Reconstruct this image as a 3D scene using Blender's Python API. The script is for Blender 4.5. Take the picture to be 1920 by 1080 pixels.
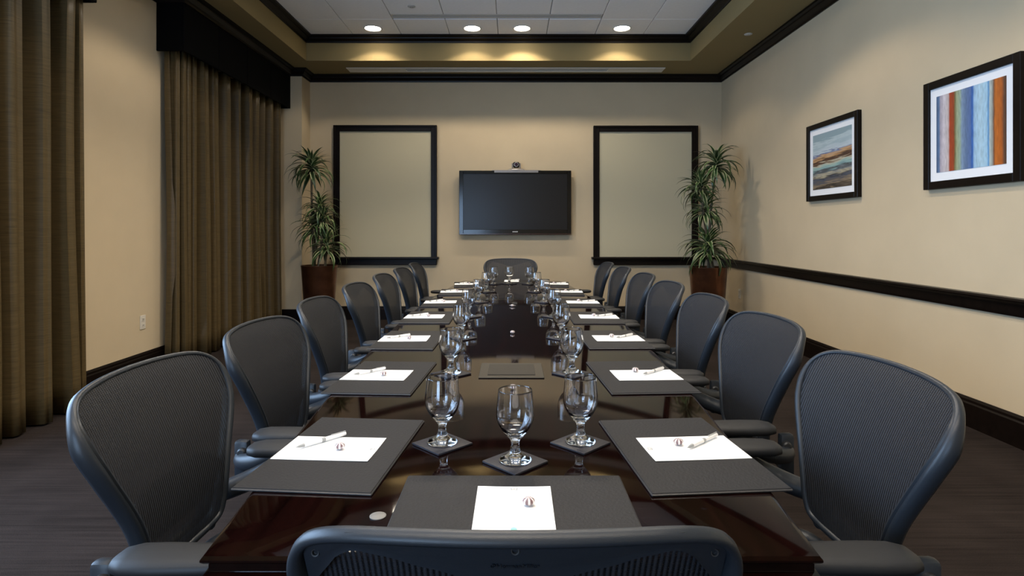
import bpy, bmesh, math, random
from mathutils import Vector, Matrix

for _o in list(bpy.data.objects):
    bpy.data.objects.remove(_o)
scene = bpy.context.scene
COL = scene.collection
PI = math.pi
EYE = 1.245                      # camera height above the floor

# ------------------------------------------------------------------ camera
cam_d = bpy.data.cameras.new('camera')
cam_d.sensor_width = 36.0
cam_d.lens = 1100.0 / 1920.0 * 36.0
cam_d.shift_x = 1.0 / 1920.0
cam_d.shift_y = -110.0 / 1920.0
cam_d.clip_start = 0.05
cam = bpy.data.objects.new('camera', cam_d)
cam.location = (0, 0, EYE)
cam.rotation_euler = (PI / 2, 0, 0)
COL.objects.link(cam)
scene.camera = cam

# ------------------------------------------------------------------ world, daylight, exposure
world = bpy.data.worlds.new('world')
scene.world = world
world.use_nodes = True
_bg = world.node_tree.nodes['Background']
_bg.inputs['Color'].default_value = (0.46, 0.68, 1.0, 1)
_bg.inputs['Strength'].default_value = 11.0

WIN_Y0, WIN_Y1, WIN_Z0, WIN_Z1 = 0.0, 3.2, 0.75, 2.75       # window in the left wall, beside the camera
LAMP_W = (29.0, 68.0, 68.0, 68.0)
LAMP_COL = (1.0, 0.855, 0.67)
LAMP_ROWS = (7.09, 4.65, 2.21, -0.23)

REAR_X0, REAR_X1, REAR_Z0, REAR_Z1 = -2.2, -0.85, 0.35, 2.30      # window in the wall behind the camera

_pl = bpy.data.lights.new('window_portal', 'AREA')
_pl.shape = 'RECTANGLE'
_pl.size = WIN_Y1 - WIN_Y0
_pl.size_y = WIN_Z1 - WIN_Z0
_pl.cycles.is_portal = True
_po = bpy.data.objects.new('window_portal', _pl)
_po.location = (-3.33, (WIN_Y0 + WIN_Y1) / 2, (WIN_Z0 + WIN_Z1) / 2)
_po.rotation_euler = (PI / 2, 0, -PI / 2)
COL.objects.link(_po)

_pl2 = bpy.data.lights.new('window_portal', 'AREA')
_pl2.shape = 'RECTANGLE'
_pl2.size = REAR_X1 - REAR_X0
_pl2.size_y = REAR_Z1 - REAR_Z0
_pl2.cycles.is_portal = True
_po2 = bpy.data.objects.new('window_portal', _pl2)
_po2.location = ((REAR_X0 + REAR_X1) / 2, -2.05, (REAR_Z0 + REAR_Z1) / 2)
_po2.rotation_euler = (PI / 2, 0, 0)
COL.objects.link(_po2)

vs = scene.view_settings
vs.view_transform = 'Standard'
vs.look = 'None'
vs.gamma = 1.0
vs.use_curve_mapping = False
vs.exposure = 0.36

# ------------------------------------------------------------------ materials
def srgb(r, g, b):
    def f(c):
        c /= 255.0
        return c / 12.92 if c <= 0.04045 else ((c + 0.055) / 1.055) ** 2.4
    return (f(r), f(g), f(b), 1.0)

MATS = {}
def new_mat(name):
    m = bpy.data.materials.new(name)
    m.use_nodes = True
    MATS[name] = m
    nt = m.node_tree
    return m, nt, nt.nodes['Principled BSDF']

def nd(nt, kind, **kw):
    n = nt.nodes.new(kind)
    for k, v in kw.items():
        if k in n.bl_rna.properties:
            setattr(n, k, v)
        else:
            n.inputs[k].default_value = v
    return n

def simple(name, col, rough=0.5, metal=0.0, spec=0.5, coat=0.0, coat_rough=0.05, bump=0.0, bscale=200.0, vary=0.0, vscale=8.0, sheen=0.0, emis=None, estr=0.0):
    m, nt, p = new_mat(name)
    p.inputs['Base Color'].default_value = col
    p.inputs['Roughness'].default_value = rough
    p.inputs['Metallic'].default_value = metal
    p.inputs['Specular IOR Level'].default_value = spec
    p.inputs['Coat Weight'].default_value = coat
    p.inputs['Coat Roughness'].default_value = coat_rough
    p.inputs['Sheen Weight'].default_value = sheen
    if emis:
        p.inputs['Emission Color'].default_value = emis
        p.inputs['Emission Strength'].default_value = estr
    tc = None
    if bump or vary:
        tc = nd(nt, 'ShaderNodeTexCoord')
    if vary:
        n = nd(nt, 'ShaderNodeTexNoise', Scale=vscale, Detail=4.0)
        nt.links.new(tc.outputs['Object'], n.inputs['Vector'])
        r = nd(nt, 'ShaderNodeValToRGB')
        r.color_ramp.elements[0].position = 0.3
        r.color_ramp.elements[1].position = 0.7
        r.color_ramp.elements[0].color = tuple(c * (1 - vary) for c in col[:3]) + (1,)
        r.color_ramp.elements[1].color = tuple(min(1, c * (1 + vary)) for c in col[:3]) + (1,)
        nt.links.new(n.outputs['Fac'], r.inputs['Fac'])
        nt.links.new(r.outputs['Color'], p.inputs['Base Color'])
    if bump:
        n = nd(nt, 'ShaderNodeTexNoise', Scale=bscale, Detail=3.0)
        nt.links.new(tc.outputs['Object'], n.inputs['Vector'])
        b = nd(nt, 'ShaderNodeBump', Strength=bump, Distance=0.002)
        nt.links.new(n.outputs['Fac'], b.inputs['Height'])
        nt.links.new(b.outputs['Normal'], p.inputs['Normal'])
    return m

simple('wall', (0.565, 0.46, 0.31, 1), 0.85, spec=0.2, bump=0.25, bscale=350, vary=0.03, vscale=3)
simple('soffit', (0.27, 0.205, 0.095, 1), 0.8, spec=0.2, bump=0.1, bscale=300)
simple('tile', (0.95, 0.95, 0.96, 1), 0.9, spec=0.1, bump=0.4, bscale=250, vary=0.02, vscale=30)
simple('grid', (0.35, 0.34, 0.33, 1), 0.6)
simple('espresso', (0.0060, 0.0036, 0.0027, 1), 0.36, spec=0.16, vary=0.3, vscale=25)
simple('shade', (0.49, 0.445, 0.315, 1), 0.75, spec=0.2, bump=0.2, bscale=500)
simple('frame_plastic', (0.016, 0.0205, 0.027, 1), 0.40, spec=0.40, bump=0.12, bscale=900)
simple('arm_pad', (0.014, 0.015, 0.017, 1), 0.5, spec=0.3, bump=0.1, bscale=700)
simple('dark_plastic', (0.02, 0.021, 0.023, 1), 0.45)
simple('steel', (0.35, 0.36, 0.37, 1), 0.3, metal=1.0)
simple('pad_leather', (0.0185, 0.0187, 0.0205, 1), 0.55, spec=0.14, bump=0.5, bscale=160)
simple('pad_edge', (0.030, 0.030, 0.032, 1), 0.4, spec=0.5)
simple('coaster', (0.020, 0.020, 0.026, 1), 0.45, spec=0.22, bump=0.3, bscale=250)
simple('paper', (0.86, 0.86, 0.85, 1), 0.7, spec=0.2)
simple('print_grey', (0.28, 0.28, 0.28, 1), 0.7)
simple('print_green', (0.25, 0.62, 0.50, 1), 0.7)
simple('pen_white', (0.80, 0.80, 0.80, 1), 0.35)
simple('pen_grey', (0.32, 0.33, 0.33, 1), 0.35)
simple('bezel', (0.005, 0.0045, 0.0045, 1), 0.14, spec=0.35)
simple('bezel_trim', (0.035, 0.012, 0.010, 1), 0.2, spec=0.6)
simple('silver_plastic', (0.28, 0.26, 0.25, 1), 0.3, metal=0.4)
simple('lens_glass', (0.03, 0.008, 0.02, 1), 0.08)
simple('mark_white', (0.75, 0.75, 0.75, 1), 0.4)
simple('mat_board', (0.84, 0.84, 0.85, 1), 0.8, spec=0.1)
simple('pelmet', (0.0022, 0.002, 0.002, 1), 0.85, spec=0.08, bump=0.2, bscale=400)
simple('pot', (0.13, 0.055, 0.028, 1), 0.30, metal=0.75, vary=0.4, vscale=6)
simple('soil', (0.02, 0.014, 0.01, 1), 0.95, bump=1.0, bscale=60)
simple('cane', (0.11, 0.085, 0.05, 1), 0.8, bump=0.6, bscale=60, vary=0.3, vscale=30)
simple('outlet', (0.62, 0.58, 0.50, 1), 0.4)
simple('slot_dark', (0.02, 0.02, 0.02, 1), 0.7)
simple('vent_white', (0.55, 0.53, 0.49, 1), 0.5)
simple('vent_tan', (0.80, 0.75, 0.66, 1), 0.5)
simple('lamp_trim', (0.80, 0.79, 0.76, 1), 0.4)
simple('lamp_lens', (1, 0.95, 0.85, 1), 0.4, emis=(1.0, 0.90, 0.74, 1), estr=26.0)
simple('metal_disc', (0.15, 0.145, 0.138, 1), 0.5)
simple('hatch', (0.035, 0.030, 0.022, 1), 0.42, spec=0.25)
simple('hatch_lid', (0.024, 0.021, 0.017, 1), 0.45, spec=0.2)
simple('window_white', (0.6, 0.58, 0.54, 1), 0.5)

def carpet_mat():
    m, nt, p = new_mat('carpet')
    tc = nd(nt, 'ShaderNodeTexCoord')
    n = nd(nt, 'ShaderNodeTexNoise', Scale=260.0, Detail=3.0)
    n2 = nd(nt, 'ShaderNodeTexNoise', Scale=2.2, Detail=3.0)
    mp = nd(nt, 'ShaderNodeMapping')
    mp.inputs['Scale'].default_value = (2.0, 70.0, 1.0)
    n3 = nd(nt, 'ShaderNodeTexNoise', Scale=1.0, Detail=2.0)
    nt.links.new(tc.outputs['Object'], mp.inputs['Vector'])
    nt.links.new(mp.outputs['Vector'], n3.inputs['Vector'])
    for a in (n, n2):
        nt.links.new(tc.outputs['Object'], a.inputs['Vector'])
    mx = nd(nt, 'ShaderNodeMath', operation='ADD')
    mx2 = nd(nt, 'ShaderNodeMath', operation='MULTIPLY_ADD')
    nt.links.new(n.outputs['Fac'], mx.inputs[0])
    nt.links.new(n2.outputs['Fac'], mx.inputs[1])
    nt.links.new(n3.outputs['Fac'], mx2.inputs[0])
    mx2.inputs[1].default_value = 1.0
    nt.links.new(mx.outputs[0], mx2.inputs[2])
    dv = nd(nt, 'ShaderNodeMath', operation='DIVIDE')
    nt.links.new(mx2.outputs[0], dv.inputs[0])
    dv.inputs[1].default_value = 3.0
    r = nd(nt, 'ShaderNodeValToRGB')
    r.color_ramp.elements[0].position = 0.38
    r.color_ramp.elements[1].position = 0.62
    r.color_ramp.elements[0].color = (0.0115, 0.0085, 0.0075, 1)
    r.color_ramp.elements[1].color = (0.031, 0.0235, 0.021, 1)
    nt.links.new(dv.outputs[0], r.inputs['Fac'])
    nt.links.new(r.outputs['Color'], p.inputs['Base Color'])
    p.inputs['Roughness'].default_value = 0.95
    p.inputs['Specular IOR Level'].default_value = 0.1
    b = nd(nt, 'ShaderNodeBump', Strength=0.6, Distance=0.004)
    nt.links.new(n.outputs['Fac'], b.inputs['Height'])
    nt.links.new(b.outputs['Normal'], p.inputs['Normal'])
carpet_mat()

def wood_table():
    m, nt, p = new_mat('mahogany')
    tc = nd(nt, 'ShaderNodeTexCoord')
    mp = nd(nt, 'ShaderNodeMapping')
    mp.inputs['Scale'].default_value = (30.0, 1.6, 1.0)
    n = nd(nt, 'ShaderNodeTexNoise', Scale=1.5, Detail=6.0, Distortion=0.4)
    nt.links.new(tc.outputs['Object'], mp.inputs['Vector'])
    nt.links.new(mp.outputs['Vector'], n.inputs['Vector'])
    r = nd(nt, 'ShaderNodeValToRGB')
    r.color_ramp.elements[0].position = 0.3
    r.color_ramp.elements[1].position = 0.75
    r.color_ramp.elements[0].color = (0.0022, 0.0007, 0.0006, 1)
    r.color_ramp.elements[1].color = (0.0075, 0.0020, 0.0016, 1)
    nt.links.new(n.outputs['Fac'], r.inputs['Fac'])
    nt.links.new(r.outputs['Color'], p.inputs['Base Color'])
    p.inputs['Roughness'].default_value = 0.04
    p.inputs['Specular IOR Level'].default_value = 0.5
wood_table()

def curtain_mat():
    m, nt, p = new_mat('curtain')
    tc = nd(nt, 'ShaderNodeTexCoord')
    mp = nd(nt, 'ShaderNodeMapping')
    mp.inputs['Scale'].default_value = (3.0, 3.0, 90.0)
    n = nd(nt, 'ShaderNodeTexNoise', Scale=3.0, Detail=2.0)
    nt.links.new(tc.outputs['Object'], mp.inputs['Vector'])
    nt.links.new(mp.outputs['Vector'], n.inputs['Vector'])
    r = nd(nt, 'ShaderNodeValToRGB')
    r.color_ramp.elements[0].position = 0.3
    r.color_ramp.elements[1].position = 0.7
    r.color_ramp.elements[0].color = (0.064, 0.044, 0.019, 1)
    r.color_ramp.elements[1].color = (0.102, 0.071, 0.031, 1)
    nt.links.new(n.outputs['Fac'], r.inputs['Fac'])
    nt.links.new(r.outputs['Color'], p.inputs['Base Color'])
    p.inputs['Roughness'].default_value = 0.42
    p.inputs['Specular IOR Level'].default_value = 0.22
curtain_mat()

def mesh_fabric():
    """see-through woven suspension: dark strands along the height"""
    m, nt, p = new_mat('pellicle')
    tc = nd(nt, 'ShaderNodeTexCoord')
    sp = nd(nt, 'ShaderNodeSeparateXYZ')
    nt.links.new(tc.outputs['Object'], sp.inputs['Vector'])
    mu = nd(nt, 'ShaderNodeMath', operation='MULTIPLY')
    nt.links.new(sp.outputs['X'], mu.inputs[0])
    mu.inputs[1].default_value = 2 * PI / 0.0072
    si = nd(nt, 'ShaderNodeMath', operation='SINE')
    nt.links.new(mu.outputs[0], si.inputs[0])
    mr = nd(nt, 'ShaderNodeMapRange')
    mr.inputs['From Min'].default_value = -1
    mr.inputs['From Max'].default_value = 1
    mr.inputs['To Min'].default_value = 0.0
    mr.inputs['To Max'].default_value = 1.0
    nt.links.new(si.outputs[0], mr.inputs['Value'])
    mz = nd(nt, 'ShaderNodeMath', operation='MULTIPLY')
    nt.links.new(sp.outputs['Z'], mz.inputs[0])
    mz.inputs[1].default_value = 2 * PI / 0.0034
    sz = nd(nt, 'ShaderNodeMath', operation='SINE')
    nt.links.new(mz.outputs[0], sz.inputs[0])
    r = nd(nt, 'ShaderNodeValToRGB')
    r.color_ramp.elements[0].position = 0.15
    r.color_ramp.elements[1].position = 0.85
    r.color_ramp.elements[0].color = (0.006, 0.0065, 0.0075, 1)
    r.color_ramp.elements[1].color = (0.027, 0.0295, 0.036, 1)
    nt.links.new(mr.outputs[0], r.inputs['Fac'])
    nt.links.new(r.outputs['Color'], p.inputs['Base Color'])
    p.inputs['Roughness'].default_value = 0.5
    p.inputs['Specular IOR Level'].default_value = 0.2
    # alpha: strands solid, gaps partly open
    mra = nd(nt, 'ShaderNodeMapRange')
    mra.inputs['From Min'].default_value = 0.05
    mra.inputs['From Max'].default_value = 0.45
    mra.inputs['To Min'].default_value = 0.84
    mra.inputs['To Max'].default_value = 1.0
    nt.links.new(mr.outputs[0], mra.inputs['Value'])
    nt.links.new(mra.outputs[0], p.inputs['Alpha'])
    b = nd(nt, 'ShaderNodeBump', Strength=0.35, Distance=0.0015)
    ad = nd(nt, 'ShaderNodeMath', operation='MULTIPLY_ADD')
    nt.links.new(sz.outputs[0], ad.inputs[0])
    ad.inputs[1].default_value = 0.2
    nt.links.new(mr.outputs[0], ad.inputs[2])
    nt.links.new(ad.outputs[0], b.inputs['Height'])
    nt.links.new(b.outputs['Normal'], p.inputs['Normal'])
mesh_fabric()

def glass_mat():
    m, nt, p = new_mat('goblet_glass')
    p.inputs['Base Color'].default_value = (1, 1, 1, 1)
    p.inputs['Roughness'].default_value = 0.0
    p.inputs['IOR'].default_value = 1.5
    p.inputs['Transmission Weight'].default_value = 1.0
glass_mat()

def pane_mat():
    m, nt, p = new_mat('window_glass')
    nt.nodes.remove(p)
    t = nd(nt, 'ShaderNodeBsdfTransparent')
    g = nd(nt, 'ShaderNodeBsdfGlossy', Roughness=0.02)
    mx = nd(nt, 'ShaderNodeMixShader')
    mx.inputs[0].default_value = 0.06
    nt.links.new(t.outputs[0], mx.inputs[1])
    nt.links.new(g.outputs[0], mx.inputs[2])
    nt.links.new(mx.outputs[0], nt.nodes['Material Output'].inputs['Surface'])
pane_mat()

def wrapper_mat():
    m, nt, p = new_mat('wrapper')
    p.inputs['Base Color'].default_value = (0.9, 0.9, 0.9, 1)
    p.inputs['Roughness'].default_value = 0.15
    p.inputs['Alpha'].default_value = 0.16
wrapper_mat()

def candy_mat():
    m, nt, p = new_mat('candy')
    tc = nd(nt, 'ShaderNodeTexCoord')
    g = nd(nt, 'ShaderNodeTexGradient', gradient_type='RADIAL')
    nt.links.new(tc.outputs['Object'], g.inputs['Vector'])
    mu = nd(nt, 'ShaderNodeMath', operation='MULTIPLY')
    mu.inputs[1].default_value = 2 * PI * 7
    nt.links.new(g.outputs['Fac'], mu.inputs[0])
    s = nd(nt, 'ShaderNodeMath', operation='SINE')
    nt.links.new(mu.outputs[0], s.inputs[0])
    r = nd(nt, 'ShaderNodeValToRGB')
    r.color_ramp.elements[0].position = 0.55
    r.color_ramp.elements[1].position = 0.63
    r.color_ramp.elements[0].color = (0.10, 0.008, 0.02, 1)
    r.color_ramp.elements[1].color = (0.85, 0.78, 0.78, 1)
    mr = nd(nt, 'ShaderNodeMapRange')
    mr.inputs['From Min'].default_value = -1
    nt.links.new(s.outputs[0], mr.inputs['Value'])
    nt.links.new(mr.outputs[0], r.inputs['Fac'])
    nt.links.new(r.outputs['Color'], p.inputs['Base Color'])
    p.inputs['Roughness'].default_value = 0.15
candy_mat()

def screen_mat():
    m, nt, p = new_mat('screen')
    p.inputs['Base Color'].default_value = (0.010, 0.009, 0.009, 1)
    p.inputs['Roughness'].default_value = 0.28
    p.inputs['Specular IOR Level'].default_value = 0.32
screen_mat()

def leaf_mat():
    m, nt, p = new_mat('leaf')
    tc = nd(nt, 'ShaderNodeTexCoord')
    sp = nd(nt, 'ShaderNodeSeparateXYZ')
    nt.links.new(tc.outputs['Object'], sp.inputs['Vector'])
    ab = nd(nt, 'ShaderNodeMath', operation='ABSOLUTE')
    nt.links.new(sp.outputs['Y'], ab.inputs[0])
    oi = nd(nt, 'ShaderNodeObjectInfo')
    r = nd(nt, 'ShaderNodeValToRGB')
    e = r.color_ramp.elements
    e[0].position = 0.0
    e[0].color = (0.030, 0.060, 0.018, 1)
    e[1].position = 1.0
    e[1].color = (0.46, 0.48, 0.28, 1)  # pale variegated edge, colour raised further to stand in for leaf highlights
    k = r.color_ramp.elements.new(0.50)
    k.color = (0.035, 0.065, 0.02, 1)
    k = r.color_ramp.elements.new(0.62)
    k.color = (0.36, 0.39, 0.20, 1)
    mr = nd(nt, 'ShaderNodeMapRange')
    mr.inputs['From Max'].default_value = 0.024
    nt.links.new(ab.outputs[0], mr.inputs['Value'])
    nt.links.new(mr.outputs[0], r.inputs['Fac'])
    hsv = nd(nt, 'ShaderNodeHueSaturation')
    mv = nd(nt, 'ShaderNodeMapRange')
    mv.inputs['To Min'].default_value = 0.7
    mv.inputs['To Max'].default_value = 1.8
    nt.links.new(oi.outputs['Random'], mv.inputs['Value'])
    nt.links.new(mv.outputs[0], hsv.inputs['Value'])
    nt.links.new(r.outputs['Color'], hsv.inputs['Color'])
    nt.links.new(hsv.outputs['Color'], p.inputs['Base Color'])
    p.inputs['Roughness'].default_value = 0.35
leaf_mat()

def stripes_art():
    """vertical painted stripes; local X runs 0..1 across the sheet as seen"""
    m, nt, p = new_mat('art_stripes')
    tc = nd(nt, 'ShaderNodeTexCoord')
    n = nd(nt, 'ShaderNodeTexNoise', Scale=5.0, Detail=4.0)
    nt.links.new(tc.outputs['Object'], n.inputs['Vector'])
    sp = nd(nt, 'ShaderNodeSeparateXYZ')
    nt.links.new(tc.outputs['Object'], sp.inputs['Vector'])
    ad = nd(nt, 'ShaderNodeMath', operation='MULTIPLY_ADD')
    nt.links.new(n.outputs['Fac'], ad.inputs[0])
    ad.inputs[1].default_value = 0.02
    nt.links.new(sp.outputs['X'], ad.inputs[2])
    r = nd(nt, 'ShaderNodeValToRGB')
    r.color_ramp.interpolation = 'LINEAR'
    stops = [(0.00, (60, 78, 110)), (0.055, (92, 120, 156)), (0.075, (168, 158, 168)), (0.13, (206, 196, 200)), (0.20, (196, 182, 178)),
             (0.225, (168, 62, 22)), (0.285, (150, 66, 30)), (0.305, (112, 100, 60)), (0.335, (160, 168, 130)), (0.385, (150, 170, 150)),
             (0.41, (128, 150, 176)), (0.47, (96, 118, 150)), (0.53, (88, 112, 160)), (0.565, (24, 92, 172)), (0.59, (158, 190, 214)),
             (0.68, (178, 208, 222)), (0.76, (166, 202, 222)), (0.785, (70, 140, 196)), (0.80, (190, 198, 190)), (0.835, (150, 150, 140)),
             (0.855, (120, 70, 40)), (0.87, (190, 104, 30)), (0.95, (178, 92, 22)), (0.985, (90, 60, 40))]
    e = r.color_ramp.elements
    while len(e) > 1:
        e.remove(e[-1])
    e[0].position = stops[0][0]
    e[0].color = srgb(*stops[0][1])
    for pos, c in stops[1:]:
        k = e.new(pos)
        k.color = srgb(*c)
    nt.links.new(ad.outputs[0], r.inputs['Fac'])
    n2 = nd(nt, 'ShaderNodeTexNoise', Scale=18.0, Detail=5.0)
    mp = nd(nt, 'ShaderNodeMapping')
    mp.inputs['Scale'].default_value = (2.5, 1, 0.5)
    nt.links.new(tc.outputs['Object'], mp.inputs['Vector'])
    nt.links.new(mp.outputs['Vector'], n2.inputs['Vector'])
    hsv = nd(nt, 'ShaderNodeHueSaturation')
    mv = nd(nt, 'ShaderNodeMapRange')
    mv.inputs['From Min'].default_value = 0.3
    mv.inputs['From Max'].default_value = 0.7
    mv.inputs['To Min'].default_value = 0.75
    mv.inputs['To Max'].default_value = 1.12
    nt.links.new(n2.outputs['Fac'], mv.inputs['Value'])
    nt.links.new(mv.outputs[0], hsv.inputs['Value'])
    nt.links.new(r.outputs['Color'], hsv.inputs['Color'])
    nt.links.new(hsv.outputs['Color'], p.inputs['Base Color'])
    p.inputs['Roughness'].default_value = 0.6
stripes_art()

def strokes_art():
    """horizontal brush strokes; local Z runs 0..1 up the sheet"""
    m, nt, p = new_mat('art_strokes')
    tc = nd(nt, 'ShaderNodeTexCoord')
    mp = nd(nt, 'ShaderNodeMapping')
    mp.inputs['Scale'].default_value = (1.5, 1, 14.0)
    mp.inputs['Rotation'].default_value = (0, 0.10, 0)
    n = nd(nt, 'ShaderNodeTexNoise', Scale=2.0, Detail=5.0, Distortion=0.5)
    nt.links.new(tc.outputs['Object'], mp.inputs['Vector'])
    nt.links.new(mp.outputs['Vector'], n.inputs['Vector'])
    sp = nd(nt, 'ShaderNodeSeparateXYZ')
    nt.links.new(tc.outputs['Object'], sp.inputs['Vector'])
    ad = nd(nt, 'ShaderNodeMath', operation='MULTIPLY_ADD')
    nt.links.new(n.outputs['Fac'], ad.inputs[0])
    ad.inputs[1].default_value = 0.28
    nt.links.new(sp.outputs['Z'], ad.inputs[2])
    sx = nd(nt, 'ShaderNodeMath', operation='MULTIPLY_ADD')
    nt.links.new(sp.outputs['X'], sx.inputs[0])
    sx.inputs[1].default_value = -0.07
    nt.links.new(ad.outputs[0], sx.inputs[2])
    r = nd(nt, 'ShaderNodeValToRGB')
    stops = [(0.10, (96, 84, 70)), (0.15, (40, 32, 28)), (0.19, (140, 122, 98)), (0.24, (92, 84, 80)), (0.28, (70, 78, 92)),
             (0.32, (48, 46, 50)), (0.36, (176, 166, 140)), (0.40, (110, 116, 120)), (0.44, (66, 70, 72)), (0.48, (128, 160, 160)),
             (0.52, (150, 176, 168)), (0.56, (190, 182, 158)), (0.60, (96, 62, 40)), (0.635, (52, 40, 34)), (0.67, (176, 132, 88)),
             (0.71, (196, 160, 120)), (0.745, (80, 96, 140)), (0.78, (190, 200, 204)), (0.88, (160, 178, 184)), (0.95, (182, 196, 198)), (1.0, (140, 160, 166))]
    e = r.color_ramp.elements
    while len(e) > 1:
        e.remove(e[-1])
    e[0].position = stops[0][0]
    e[0].color = srgb(*stops[0][1])
    for pos, c in stops[1:]:
        k = e.new(pos)
        k.color = srgb(*c)
    nt.links.new(sx.outputs[0], r.inputs['Fac'])
    nt.links.new(r.outputs['Color'], p.inputs['Base Color'])
    p.inputs['Roughness'].default_value = 0.6
strokes_art()

# ------------------------------------------------------------------ mesh helpers
class MB:
    def __init__(self):
        self.v, self.f = [], []
    def add(self, vs_, fs_):
        b = len(self.v)
        self.v += [tuple(p) for p in vs_]
        self.f += [tuple(b + i for i in f) for f in fs_]
        return self
    def box(self, x0, x1, y0, y1, z0, z1, bev=0.0, seg=1):
        if bev <= 0:
            return self.add([(x0, y0, z0), (x1, y0, z0), (x1, y1, z0), (x0, y1, z0), (x0, y0, z1), (x1, y0, z1), (x1, y1, z1), (x0, y1, z1)],
                            [(0, 3, 2, 1), (4, 5, 6, 7), (0, 1, 5, 4), (1, 2, 6, 5), (2, 3, 7, 6), (3, 0, 4, 7)])
        bm = bmesh.new()
        bmesh.ops.create_cube(bm, size=1.0)
        for v in bm.verts:
            v.co = Vector(((x0 + x1) / 2 + v.co.x * (x1 - x0), (y0 + y1) / 2 + v.co.y * (y1 - y0), (z0 + z1) / 2 + v.co.z * (z1 - z0)))
        bmesh.ops.bevel(bm, geom=bm.edges[:], offset=bev, segments=seg, profile=0.5, affect='EDGES')
        bm.verts.index_update()
        self.add([v.co for v in bm.verts], [[v.index for v in f.verts] for f in bm.faces])
        bm.free()
        return self
    def loft(self, rings, closed=True, cap0=False, cap1=False):
        n = len(rings[0])
        vs_, fs_ = [], []
        for r in rings:
            vs_ += list(r)
        for i in range(len(rings) - 1):
            for j in range(n if closed else n - 1):
                k = (j + 1) % n
                fs_.append((i * n + j, i * n + k, (i + 1) * n + k, (i + 1) * n + j))
        if cap0:
            fs_.append(tuple(range(n - 1, -1, -1)))
        if cap1:
            fs_.append(tuple((len(rings) - 1) * n + j for j in range(n)))
        return self.add(vs_, fs_)
    def lathe(self, prof, n=24, c=(0, 0, 0), cap0=False, cap1=False):
        return self.loft([[(c[0] + r * math.cos(2 * PI * j / n), c[1] + r * math.sin(2 * PI * j / n), c[2] + z) for j in range(n)] for r, z in prof], True, cap0, cap1)
    def tube(self, pts, rad, n=10, closed=False, flat=1.0, up=(0, 0, 1), caps=True):
        """sweep an ellipse along pts; rad a number or list; flat squeezes it along 'up'"""
        P = [Vector(p) for p in pts]
        m = len(P)
        rads = rad if isinstance(rad, (list, tuple)) else [rad] * m
        rings = []
        for i, p in enumerate(P):
            if closed:
                t = P[(i + 1) % m] - P[i - 1]
            else:
                t = P[min(i + 1, m - 1)] - P[max(i - 1, 0)]
            t.normalize()
            u = Vector(up)
            s = t.cross(u)
            if s.length < 1e-4:
                s = t.cross(Vector((1, 0, 0)))
            s.normalize()
            w = s.cross(t).normalized()
            rings.append([p + s * (math.cos(2 * PI * j / n) * rads[i]) + w * (math.sin(2 * PI * j / n) * rads[i] * flat) for j in range(n)])
        if closed:
            rings.append(rings[0])
        return self.loft(rings, True, caps and not closed, caps and not closed)
    def mesh(self, name, mat, smooth=False, ang=40):
        me = bpy.data.meshes.new(name)
        me.from_pydata(self.v, [], self.f)
        bm = bmesh.new()
        bm.from_mesh(me)
        bmesh.ops.recalc_face_normals(bm, faces=bm.faces[:])
        bm.to_mesh(me)
        bm.free()
        if smooth:
            me.shade_smooth()
            me.set_sharp_from_angle(angle=math.radians(ang))
        me.materials.append(MATS[mat])
        return me
    def obj(self, name, mat, parent=None, smooth=False, ang=40):
        return link(name, self.mesh(name, mat, smooth, ang), parent)

def link(name, data, parent=None, loc=None, rotz=None):
    o = bpy.data.objects.new(name, data)
    COL.objects.link(o)
    if parent is not None:
        o.parent = parent
    if loc is not None:
        o.location = loc
    if rotz is not None:
        o.rotation_euler = (0, 0, rotz)
    return o

def tag(o, label, cat, group=None):
    o['label'] = label
    o['category'] = cat
    if group:
        o['group'] = group
    return o

def thing(name, label, cat, loc=(0, 0, 0), rotz=0.0, group=None):
    o = link(name, None, None, loc, rotz)
    o.empty_display_size = 0.1
    return tag(o, label, cat, group)

def struct(o):
    o['kind'] = 'structure'
    return o

def copy_tree(o, parent=None):
    c = o.copy()
    COL.objects.link(c)
    c.parent = parent
    for ch in list(o.children):
        copy_tree(ch, c)
    return c

def crom(pts, n, closed=False):
    """Catmull-Rom resample, n points per segment"""
    P = [Vector(p) for p in pts]
    m = len(P)
    out = []
    for i in range(m if closed else m - 1):
        if closed:
            a, b, c, d = P[i - 1], P[i], P[(i + 1) % m], P[(i + 2) % m]
        else:
            a, b, c, d = P[max(i - 1, 0)], P[i], P[i + 1], P[min(i + 2, m - 1)]
        for k in range(n):
            t = k / n
            out.append(0.5 * ((2 * b) + (c - a) * t + (2 * a - 5 * b + 4 * c - d) * t * t + (3 * b - a - 3 * c + d) * t ** 3))
    if not closed:
        out.append(P[-1])
    return out

def interp(tab, x):
    if x <= tab[0][0]:
        return tab[0][1]
    for (a, b), (c, d) in zip(tab, tab[1:]):
        if x <= c:
            t = (x - a) / (c - a)
            t = t * t * (3 - 2 * t) * 0.5 + t * 0.5
            return b + (d - b) * t
    return tab[-1][1]

def miter_sweep(path, prof, closed=False):
    """sweep profile [(inward offset, z)] along a plan polyline; inward = left of travel"""
    m = len(path)
    rings = []
    for i in range(m):
        p = Vector(path[i])
        def seg(a, b):
            d = (Vector(path[b % m]) - Vector(path[a % m])).normalized()
            return Vector((-d.y, d.x))
        if closed or 0 < i < m - 1:
            n0, n1 = seg(i - 1, i), seg(i, i + 1)
            b = (n0 + n1)
            b = b / max(0.2, (1 + n0.dot(n1)))
        elif i == 0:
            b = seg(0, 1)
        else:
            b = seg(m - 2, m - 1)
        rings.append([(p.x + b.x * d, p.y + b.y * d, z) for d, z in prof])
    if closed:
        rings.append(rings[0])
    mb = MB()
    mb.loft(rings, True, not closed, not closed)
    return mb

def place_xy(px, Z):
    return (px - 959.0) * Z / 1100.0

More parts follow.
